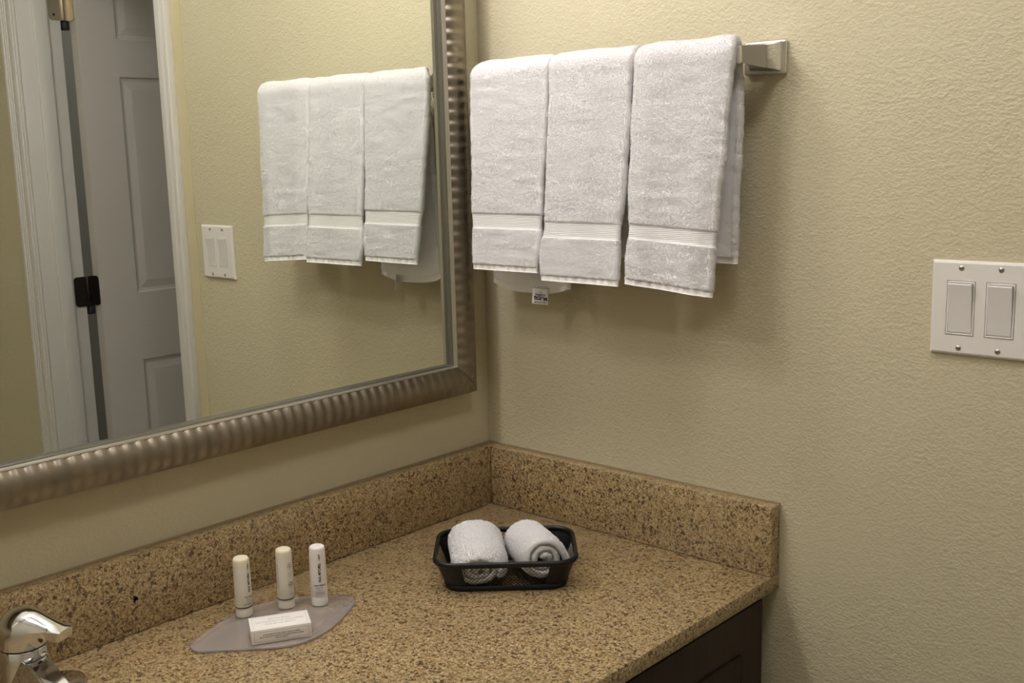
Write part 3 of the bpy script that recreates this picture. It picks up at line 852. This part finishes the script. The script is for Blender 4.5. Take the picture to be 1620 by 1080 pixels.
# ------------------------------------------------------------------ acrylic tray, bottles, soap
TZ = ZC+0.0004; TT = 0.0035
outl = [(-0.6672, -0.1157), (-0.6703, -0.1365), (-0.6504, -0.1579), (-0.626, -0.1817), (-0.6016, -0.2056), (-0.5698, -0.2199), (-0.5339, -0.2161), (-0.5009, -0.2033), (-0.4673, -0.1852), (-0.4487, -0.1715), (-0.4403, -0.1555), (-0.4469, -0.1396), (-0.4665, -0.1152), (-0.4893, -0.0983), (-0.5135, -0.0834), (-0.5429, -0.0767), (-0.5768, -0.078), (-0.6086, -0.0873), (-0.6368, -0.0991), (-0.6595, -0.1096)]
def catmull(pts, n=6):
    out = []; m = len(pts); p = np.array(pts)
    for i in range(m):
        a, b_, c, d = p[i-1], p[i], p[(i+1) % m], p[(i+2) % m]
        for k in range(n):
            t = k/n; out.append(0.5*((2*b_)+(c-a)*t+(2*a-5*b_+4*c-d)*t*t+(3*b_-a-3*c+d)*t**3))
    return np.array(out)
ol = catmull(outl); cen = ol.mean(0)
V, F = [], []
levels = [(0.985, 0.0), (0.997, 0.0008), (1.0, 0.0018), (0.997, TT-0.0006), (0.988, TT)]
m = len(ol)
for s_, z in levels:
    for q in ol: x = cen+(q-cen)*s_; V.append((x[0], x[1], TZ+z))
for i in range(len(levels)-1):
    for k in range(m): F.append((i*m+k, i*m+(k+1) % m, (i+1)*m+(k+1) % m, (i+1)*m+k))
F.append(tuple(range(m-1, -1, -1))); F.append(tuple((len(levels)-1)*m+k for k in range(m)))
tr = mesh('amenity_tray', V, F, M_ACR, None, rel=(cen[0], cen[1], ZC)); tr.location = (cen[0], cen[1], ZC)
tr.data.set_sharp_from_angle(angle=math.radians(40))
P(tr, label='leaf-shaped frosted mauve acrylic tray under the toiletries', category='tray')
BZ = TZ+TT+0.0003
def cyl_text(lines, ctr, r, phi0, name, mat, parent):
    """lines: (body,size,angle offset deg,z,bold,vertical,xstretch)"""
    V, F = [], []
    for body, size, ao, z, bold, vert, st in lines:
        tv, tf = text_data(body, size, bold); o = len(V)
        for x, y, _ in tv:
            if vert: x, y = -y, x*st
            else: x = x*st
            a = phi0+math.radians(ao)+x/r; V.append((r*math.cos(a), r*math.sin(a), z+y))
        F += [tuple(q+o for q in f) for f in tf]
    return mesh(name, V, F, mat, parent, smooth=False)
def bottle(x, y, h, body_mat, top_mat, cap_mat, ring, label, face):
    b = empty('toiletry_bottle', (x, y, BZ), label, 'bottle', 'small toiletry bottles on the tray')
    r = 0.0112
    lathe('cap', [(0.0098, 0), (0.0108, 0.0008), (0.0110, 0.002), (0.0107, 0.0125), (0.0104, 0.0130)], cap_mat, b, 40)
    z0 = 0.0131; top = h
    pr = [(0.0100, z0), (r-0.0003, z0+0.0001), (r, z0+0.0008), (r-0.0001, z0+0.03), (r-0.0006, top-0.012), (r-0.0008, top-0.0035), (r-0.0015, top-0.0014), (r-0.003, top-0.0003), (r-0.005, top), (0.004, top-0.0006), (0.0005, top-0.0008)]
    lathe('bottle_body', pr, body_mat, b, 48)
    if top_mat:
        pr = [(r-0.00075, top-0.0095), (r-0.00045, top-0.0094), (r-0.00065, top-0.0035), (r-0.0013, top-0.0012), (r-0.0028, top-0.0001), (r-0.005, top+0.0002), (0.004, top-0.0004), (0.0005, top-0.0006)]
        lathe('shoulder', pr, top_mat, b, 48)
    if ring: lathe('seal_ring', [(r-0.0006, z0+0.0002), (r+0.00025, z0+0.0003), (r+0.00025, z0+0.0015), (r-0.0006, z0+0.0016)], M_INK, b, 48)
    return b
VIEW = math.radians(-124.7)
def pm_lines(ao):
    return [('PAUL MITCHELL', 0.0046, ao, 0.0475, 0.0002, True, 0.80), ('original', 0.0030, ao, 0.0690, 0.0001, True, 0.9)]
bR = bottle(-0.4850, -0.1415, 0.0822, M_WPL, None, M_WPL, False, 'white toiletry bottle standing nearest the basket, no dark ring', 0)
cyl_text(pm_lines(8), (0, 0), 0.01125, VIEW, 'brand_lettering', M_INK, bR)
cyl_text([('Instant Moisture', 0.0030, 5, 0.0298, 0.00012, False, 0.82), ('Super Rich', 0.0026, 4, 0.0262, 0, False, 0.9), ('cream', 0.0026, 4, 0.0235, 0, False, 0.9),
          ('Moisturizing', 0.0026, 4, 0.0200, 0, False, 0.9), ('Body Lotion', 0.0026, 4, 0.0174, 0, False, 0.9)], (0, 0), 0.01132, VIEW, 'label_lettering', M_INKG, bR)
bL = bottle(-0.5715, -0.0935, 0.0803, M_CREAMB, M_CREAM, M_CAP, True, 'ivory toiletry bottle with dark ring, furthest from the basket', 0)
cyl_text(pm_lines(48), (0, 0), 0.01125, VIEW, 'brand_lettering', M_INK, bL)
cyl_text([('The Detangler', 0.0030, 48, 0.0282, 0.00012, False, 0.85), ('Super Rich', 0.0026, 48, 0.0250, 0, False, 0.9), ('Conditioner', 0.0026, 48, 0.0222, 0, False, 0.9),
          ('Conditioner', 0.0026, 40, 0.0188, 0.0001, False, 1.1), ('Daily', 0.0026, 46, 0.0163, 0, False, 0.9)], (0, 0), 0.01132, VIEW, 'label_lettering', M_INKG, bL)
bM = bottle(-0.5195, -0.1145, 0.0818, M_CREAMB, M_CREAM, M_CAP, True, 'ivory toiletry bottle with round logo, between the other two bottles', 0)
cyl_text([('tea', 0.0030, 38, 0.0616, 0.0001, False, 0.9), ('tree', 0.0030, 38, 0.0590, 0.0001, False, 0.9), ('special', 0.0026, 42, 0.0372, 0.0001, False, 0.9), ('shampoo', 0.0026, 42, 0.0342, 0.0001, False, 0.9),
          ('invigorating', 0.0024, 46, 0.0312, 0, False, 0.8), ('PAUL', 0.0024, 42, 0.0208, 0, False, 0.9), ('invigorating cleanser for hair and scalp', 0.0023, -52, 0.046, 0, True, 0.95)], (0, 0), 0.01132, VIEW, 'label_lettering', M_INKG, bM)
cyl_text([('TEA', 0.0042, 30, 0.0475, 0, True, 1.0), ('TREE', 0.0042, 50, 0.0475, 0, True, 1.0)], (0, 0), 0.01128, VIEW, 'green_lettering', M_GREEN, bM)
V, F = [], []; nn = 40
for k in range(nn):
    q = 2*math.pi*k/nn
    for rr in (0.0036, 0.0040):
        a = VIEW+math.radians(38)+rr*math.cos(q)/0.0113; V.append((0.0113*math.cos(a), 0.0113*math.sin(a), 0.0603+rr*math.sin(q)*1.05))
for k in range(nn): F.append((2*k, 2*k+1, (2*k+3) % (2*nn), (2*k+2) % (2*nn)))
mesh('logo_ring', V, F, M_INKG, bM, smooth=False)

# boxed soap
sx0 = np.array((-0.6190, -0.1785)); ux = np.array((0.868, -0.496)); ux /= np.linalg.norm(ux); uy = np.array((-ux[1], ux[0]))
SL, SW_, SH = 0.0740, 0.0415, 0.0185
soap = empty('soap_box', (sx0[0], sx0[1], BZ), 'small white boxed bath bar lying in front of the bottles', 'soap box', rz=math.atan2(ux[1], ux[0]))
bm = bmesh.new(); box_bm(bm, (0, 0, 0), (SL, SW_, SH), 0.0006, 2); from_bm('carton', bm, M_CARD, soap, angle=35)
bm = bmesh.new()
def line_rect(u0, u1, v0, v1, wd, fn):
    for a in ((u0, v0, u1, v0+wd), (u0, v1-wd, u1, v1), (u0, v0, u0+wd, v1), (u1-wd, v0, u1, v1)):
        bm.faces.new([bm.verts.new(fn(*q)) for q in ((a[0], a[1]), (a[2], a[1]), (a[2], a[3]), (a[0], a[3]))])
topf = lambda u, v: Vector((u, v, SH+0.00012)); frf = lambda u, v: Vector((u, -0.00012, v))
line_rect(0.0035, SL-0.0035, 0.0030, SW_-0.0030, 0.00035, topf); 
line_rect(0.0035, SL-0.0035, 0.0025, SH-0.0032, 0.0004, frf)
from_bm('printed_border', bm, M_INKL, soap)
flat_text([('BATH BAR', 0.0058, SL/2, 0.0290, 0), ('SAVONNETTE GAUFREE', 0.0056, SL/2, 0.0215, 0), ('POUR LE BAIN', 0.0058, SL/2, 0.0140, 0)], lambda x, y: (x, y, SH+0.00014), 'top_lettering', M_INKL, soap, None)
flat_text([('SAVONNETTE GAUFREE POUR LE BAIN', 0.0026, SL/2, 0.0110, 0.00005), ('BATH BAR SAVONNETTE GAUFREE POUR LE BAIN', 0.0024, SL/2, 0.0082, 0.00005), ('POUR LE BAIN', 0.0024, SL/2, 0.0056, 0.00005)],
          lambda x, y: (x, -0.00014, y), 'front_lettering', M_INKG, soap, None)

# ------------------------------------------------------------------ switch plate
SY, SZ = -0.7617, 1.3135
swp = empty('light_switch', (0, SY-0.058, SZ-0.057), 'white double rocker light switch plate on the textured wall', 'light switch')
def sp(y, z, d): return Vector((-d, SY-y-(SY-0.058), SZ-z-(SZ-0.057)))   # y to the right, z down, d off the wall
def ring_plate(outer, hole, name, mat, parent, d_out, d_in):
    pass
PW, PH = 0.1166, 0.1143
holes = [(0.0187, 0.0525), (0.0648, 0.0986)]; HZ0, HZ1 = 0.0240, 0.0903
bm = bmesh.new()
ys = [0.0032, holes[0][0], holes[0][1], holes[1][0], holes[1][1], PW-0.0032]; zs = [0.0032, HZ0, HZ1, PH-0.0032]; D = 0.0062
grid = [[bm.verts.new(sp(y, z, D)) for z in zs] for y in ys]
for i in range(5):
    for j in range(3):
        if j == 1 and i in (1, 3):
            q = [grid[i][j], grid[i+1][j], grid[i+1][j+1], grid[i][j+1]]
            bk = [bm.verts.new(v.co+Vector((0.0045, 0, 0))) for v in q]
            for k in range(4): bm.faces.new((q[k], q[(k+1) % 4], bk[(k+1) % 4], bk[k]))
            continue
        bm.faces.new((grid[i][j], grid[i+1][j], grid[i+1][j+1], grid[i][j+1]))
rim_in = [grid[i][0] for i in range(6)]+[grid[5][j] for j in range(1, 4)]+[grid[i][3] for i in range(4, -1, -1)]+[grid[0][j] for j in (2, 1)]
def outv(v, e, d):
    y = -v.co.y-0.058+0.116; 
    yy = -(v.co.y)+(SY-(SY-0.058))*1; 
    return None
prev = rim_in
for e, d in ((0.0012, 0.0052), (0.0, 0.0032), (0.0, 0.0003)):
    new = []
    for v in rim_in:
        y = 0.058-v.co.y; z = 0.057-v.co.z
        y2 = e if y < 0.004 else (PW-e if y > PW-0.004 else y); z2 = e if z < 0.004 else (PH-e if z > PH-0.004 else z)
        new.append(bm.verts.new(sp(y2, z2, d)))
    L_ = len(new)
    for k in range(L_): bm.faces.new((prev[k], prev[(k+1) % L_], new[(k+1) % L_], new[k]))
    prev = new
from_bm('face_plate', bm, M_PLATE, swp, angle=20)
for (h0, h1) in holes:
    bm = bmesh.new()
    a = [sp(h0+0.0006, HZ1-0.0006, 0.0015), sp(h1-0.0006, HZ0+0.0006, 0.0066)]
    lo = [min(a[0][i], a[1][i]) for i in range(3)]; hi = [max(a[0][i], a[1][i]) for i in range(3)]
    # bezel as four bars
    t_ = 0.0022
    box_bm(bm, (lo[0], lo[1], lo[2]), (hi[0], lo[1]+t_, hi[2]), 0.0005, 1); box_bm(bm, (lo[0], hi[1]-t_, lo[2]), (hi[0], hi[1], hi[2]), 0.0005, 1)
    box_bm(bm, (lo[0], lo[1]+t_, lo[2]), (hi[0], hi[1]-t_, lo[2]+t_), 0.0005, 1); box_bm(bm, (lo[0], lo[1]+t_, hi[2]-t_), (hi[0], hi[1]-t_, hi[2]), 0.0005, 1)
    bz = from_bm('switch_bezel', bm, M_PLATE, swp, angle=30)
    # rocker paddle: two slightly angled halves
    bm = bmesh.new(); y0, y1 = h0+0.0032, h1-0.0032; z0, z1 = HZ0+0.0032, HZ1-0.0032; zm = (z0+z1)/2
    pr = [(z0, 0.0110), (z0+0.0012, 0.0116), (zm, 0.0074), (z1-0.0008, 0.0066), (z1, 0.0058)]
    L0 = [bm.verts.new(sp(y0, z, d)) for z, d in pr]; L1 = [bm.verts.new(sp(y1, z, d)) for z, d in pr]
    B0 = [bm.verts.new(sp(y0, z, 0.002)) for z, d in pr]; B1 = [bm.verts.new(sp(y1, z, 0.002)) for z, d in pr]
    for k in range(4):
        bm.faces.new((L0[k], L1[k], L1[k+1], L0[k+1])); bm.faces.new((L0[k], L0[k+1], B0[k+1], B0[k])); bm.faces.new((L1[k], B1[k], B1[k+1], L1[k+1]))
    bm.faces.new((L0[0], B0[0], B1[0], L1[0])); bm.faces.new((L0[4], L1[4], B1[4], B0[4]))
    from_bm('rocker', bm, M_ROCK, swp, angle=10)
for y in (0.0352, 0.0813):
    for z in (0.0087, 0.1056):
        v, f = [], []; n = 16
        for r_, d in ((0.0033, 0.0058), (0.0033, 0.0064), (0.0026, 0.0071), (0.0008, 0.0074)):
            for k in range(n): v.append(sp(y+r_*math.cos(2*math.pi*k/n), z+r_*math.sin(2*math.pi*k/n), d))
        for i in range(3):
            for k in range(n): f.append((i*n+k, i*n+(k+1) % n, (i+1)*n+(k+1) % n, (i+1)*n+k))
        f.append(tuple(range(3*n, 4*n)))
        s_ = mesh('screw', v, f, M_SCREW, swp)
        an = random.uniform(-0.5, 0.5); dy, dz = math.cos(an), math.sin(an)
        v = [sp(y+a*dy*0.0027-b_*dz*0.00035, z+a*dz*0.0027+b_*dy*0.00035, 0.00755) for a, b_ in ((-1, -1), (1, -1), (1, 1), (-1, 1))]
        v += [q+Vector((0.0006, 0, 0)) for q in v]
        mesh('screw_slot', v, [(0, 1, 2, 3), (0, 4, 5, 1), (1, 5, 6, 2), (2, 6, 7, 3), (3, 7, 4, 0)], M_DARKGAP, s_, smooth=False)

# ------------------------------------------------------------------ faucet
fx, fy = -0.858, -0.094
fau = empty('sink_faucet', (fx, fy, ZC), 'chrome single-lever sink faucet on the granite counter', 'faucet')
# escutcheon: long rounded plate along the wall
def stad_lofts(levels, n=24):
    V, F = [], []
    for hx, hy, z in levels:
        for k in range(n):
            a = 2*math.pi*k/n; r = hy
            V.append(((hx-hy)*(1 if math.cos(a) > 0 else -1)*(1 if abs(math.cos(a)) > 1e-6 else 0)+r*math.cos(a), r*math.sin(a), z))
    for i in range(len(levels)-1):
        for k in range(n): F.append((i*n+k, i*n+(k+1) % n, (i+1)*n+(k+1) % n, (i+1)*n+k))
    F.append(tuple(range(n-1, -1, -1))); F.append(tuple((len(levels)-1)*n+k for k in range(n)))
    return V, F
V, F = stad_lofts([(0.066, 0.0285, 0.0004), (0.066, 0.0285, 0.006), (0.064, 0.0268, 0.010), (0.058, 0.022, 0.0125)])
o = mesh('escutcheon', V, F, M_CHROME, fau); o.data.set_sharp_from_angle(angle=math.radians(35))
lathe('faucet_body', [(0.0335, 0.012), (0.0325, 0.020), (0.0285, 0.036), (0.0262, 0.054), (0.0258, 0.0665), (0.0245, 0.0680)], M_CHROME, fau, 48)
# faceted spout toward the room
def loft_poly(secs, name, mat, parent, bevel=0.0012, sharp=25):
    bm = bmesh.new(); R_ = [[bm.verts.new(p) for p in s] for s in secs]; m = len(secs[0])
    for a, b_ in zip(R_, R_[1:]):
        for k in range(m): bm.faces.new((a[k], a[(k+1) % m], b_[(k+1) % m], b_[k]))
    bm.faces.new(R_[0]); bm.faces.new(R_[-1][::-1])
    bmesh.ops.recalc_face_normals(bm, faces=bm.faces[:])
    if bevel:
        es = [e for e in bm.edges if e.calc_face_angle(0) > 0.45]
        bmesh.ops.bevel(bm, geom=es, offset=bevel, segments=2, affect='EDGES', clamp_overlap=True)
    return from_bm(name, bm, mat, parent, angle=sharp)
def spsec(y, hw_t, hw_b, zb, zt): return [(-hw_b, y, zb), (hw_b, y, zb), (hw_t, y, zt), (-hw_t, y, zt)]
loft_poly([spsec(0.0, 0.0135, 0.030, 0.0125, 0.062), spsec(-0.030, 0.0130, 0.0335, 0.0125, 0.0605), spsec(-0.042, 0.0122, 0.0320, 0.0130, 0.0580), spsec(-0.070, 0.0115, 0.0270, 0.0170, 0.0475), spsec(-0.112, 0.0105, 0.0190, 0.0180, 0.0300), spsec(-0.118, 0.0095, 0.0175, 0.0180, 0.0270)], 'spout', M_CHROME, fau)
# lever handle: domed lid over a round collar, running out into a flat tapering lever
def handle():
    V, F = [], []; R_ = 0.0258; Lt = 0.060
    def ip(x, tab): return float(np.interp(x, [q[0] for q in tab], [q[1] for q in tab]))
    TOP = [(-0.0258, 0.0905), (-0.023, 0.0985), (-0.018, 0.1045), (-0.010, 0.1095), (0.0, 0.1125), (0.010, 0.1130), (0.020, 0.1110), (0.032, 0.1065), (0.045, 0.1015), (0.060, 0.0955)]
    EDG = [(-0.0258, 0.0895), (0.0, 0.0905), (0.015, 0.0920), (0.030, 0.0935), (0.045, 0.0945), (0.060, 0.0945)]
    LOW = [(-0.0258, 0.0840), (0.010, 0.0840), (0.018, 0.0850), (0.026, 0.0870), (0.036, 0.0870), (0.060, 0.0830)]
    WID = [(0.0, 0.0258), (0.010, 0.0250), (0.020, 0.0220), (0.032, 0.0172), (0.045, 0.0135), (0.060, 0.0115)]
    ls = list(-R_*np.cos(np.linspace(0.12, math.pi/2, 12)))+list(np.linspace(0.004, Lt, 18))
    prof = [(-1, 'l'), (-1, 'e'), (-0.86, 0.42), (-0.62, 0.72), (-0.32, 0.93), (0, 1.0), (0.32, 0.93), (0.62, 0.72), (0.86, 0.42), (1, 'e'), (1, 'l')]
    m = len(prof)
    for l in ls:
        w_ = math.sqrt(max(1e-8, R_**2-l*l)) if l < 0 else ip(l, WID)
        zt, ze, zl = ip(l, TOP), ip(l, EDG), ip(l, LOW)
        for x, k in prof:
            z = zl if k == 'l' else ze if k == 'e' else ze+(zt-ze)*k
            kx = 0.88 if k == 'l' and l > 0.03 else 1.0
            V.append((x*w_*kx, -l, z))
    n = len(ls)
    for i in range(n-1):
        for k in range(m): F.append((i*m+k, i*m+(k+1) % m, (i+1)*m+(k+1) % m, (i+1)*m+k))
    F.append(tuple(range(m-1, -1, -1)))
    # bevelled end face
    b0 = (n-1)*m; o = len(V)
    cz = sum(V[b0+k][2] for k in range(m))/m
    for k in range(m):
        x, y, z = V[b0+k]; V.append((x*0.90, y-0.0022, cz+(z-cz)*0.82-0.0004))
    for k in range(m): F.append((b0+k, b0+(k+1) % m, o+(k+1) % m, o+k))
    F.append(tuple(o+k for k in range(m)))
    v2, f2 = lathe_data([(0.0240, 0.0692), (0.0252, 0.0700), (0.0256, 0.0715), (0.0256, 0.0860), (0.0200, 0.0880)], 44)
    o = len(V); V += v2; F += [tuple(q+o for q in f) for f in f2]
    h = mesh('lever_handle', V, F, M_CHROME, fau); h.rotation_euler = (0, 0, math.radians(22))
    bm = bmesh.new(); bm.from_mesh(h.data); bmesh.ops.recalc_face_normals(bm, faces=bm.faces[:]); bm.to_mesh(h.data); bm.free()
    h.data.set_sharp_from_angle(angle=math.radians(32))
    return h
hd = handle()
lathe('shadow_gap', [(0.0240, 0.0678), (0.0246, 0.0680), (0.0246, 0.0694), (0.0240, 0.0696)], M_DARKGAP, fau, 40)
v, f = lathe_data([(0.003, -0.001), (0.003, 0.0003), (0.002, 0.0008)], 16)
rot = Matrix.Rotation(math.radians(90), 3, 'X'); 
v = [tuple(rot @ Vector((x, y*1.5, z))) for x, y, z in v]
dot = mesh('temperature_dot', v, f, simple('red_dot', (0.10, 0.015, 0.012), 0.3), fau); dot.location = (0.010, -0.0243, 0.0785); dot.rotation_euler = (0, 0, 0.4)
dot['label'] = 'dark red temperature dot'

# ------------------------------------------------------------------ vanity lamps and added fill lamps
van = empty('vanity_light', (-0.80, 0, 2.14), 'vanity light bar with three opal globes above the mirror', 'light fixture')
box('backplate', (-1.28, -0.025, 2.10), (-0.32, -0.0005, 2.19), M_BRNICK, van, 0.004, 2, (-0.80, 0, 2.14))
for x in (-1.20, -0.80, -0.40):
    bm = bmesh.new(); bmesh.ops.create_uvsphere(bm, u_segments=24, v_segments=16, radius=0.058)
    for v in bm.verts: v.co += Vector((x+0.80, -0.130, -0.09))
    from_bm('lamp_globe', bm, M_LAMP, van, smooth=True)
    bm = bmesh.new(); box_bm(bm, (x+0.80-0.012, -0.135, -0.014), (x+0.80+0.012, -0.02, 0.012), 0.003, 2); from_bm('lamp_arm', bm, M_BRNICK, van, angle=30)
cl = empty('fill_light', (-0.62, -0.98, H), 'unseen round ceiling lamp added as fill for the lower walls', 'light fixture')  # added fill lamp, placed to lift the wall under the mirror
lathe('diffuser', [(0.02, -0.075), (0.08, -0.068), (0.13, -0.045), (0.15, -0.012), (0.15, -0.001)], M_FILL, cl, 40)
cl2 = empty('fill_light', (1.25, -2.15, H), 'unseen small lamp added beyond the door to lift the dark gap', 'light fixture')  # added lamp, brightens what shows through the hinge gap
lathe('diffuser', [(0.02, -0.055), (0.06, -0.05), (0.10, -0.03), (0.11, -0.008), (0.11, -0.001)], emis('closet_fill_diffuser', (1.0, 0.95, 0.90), 34.0), cl2, 40)
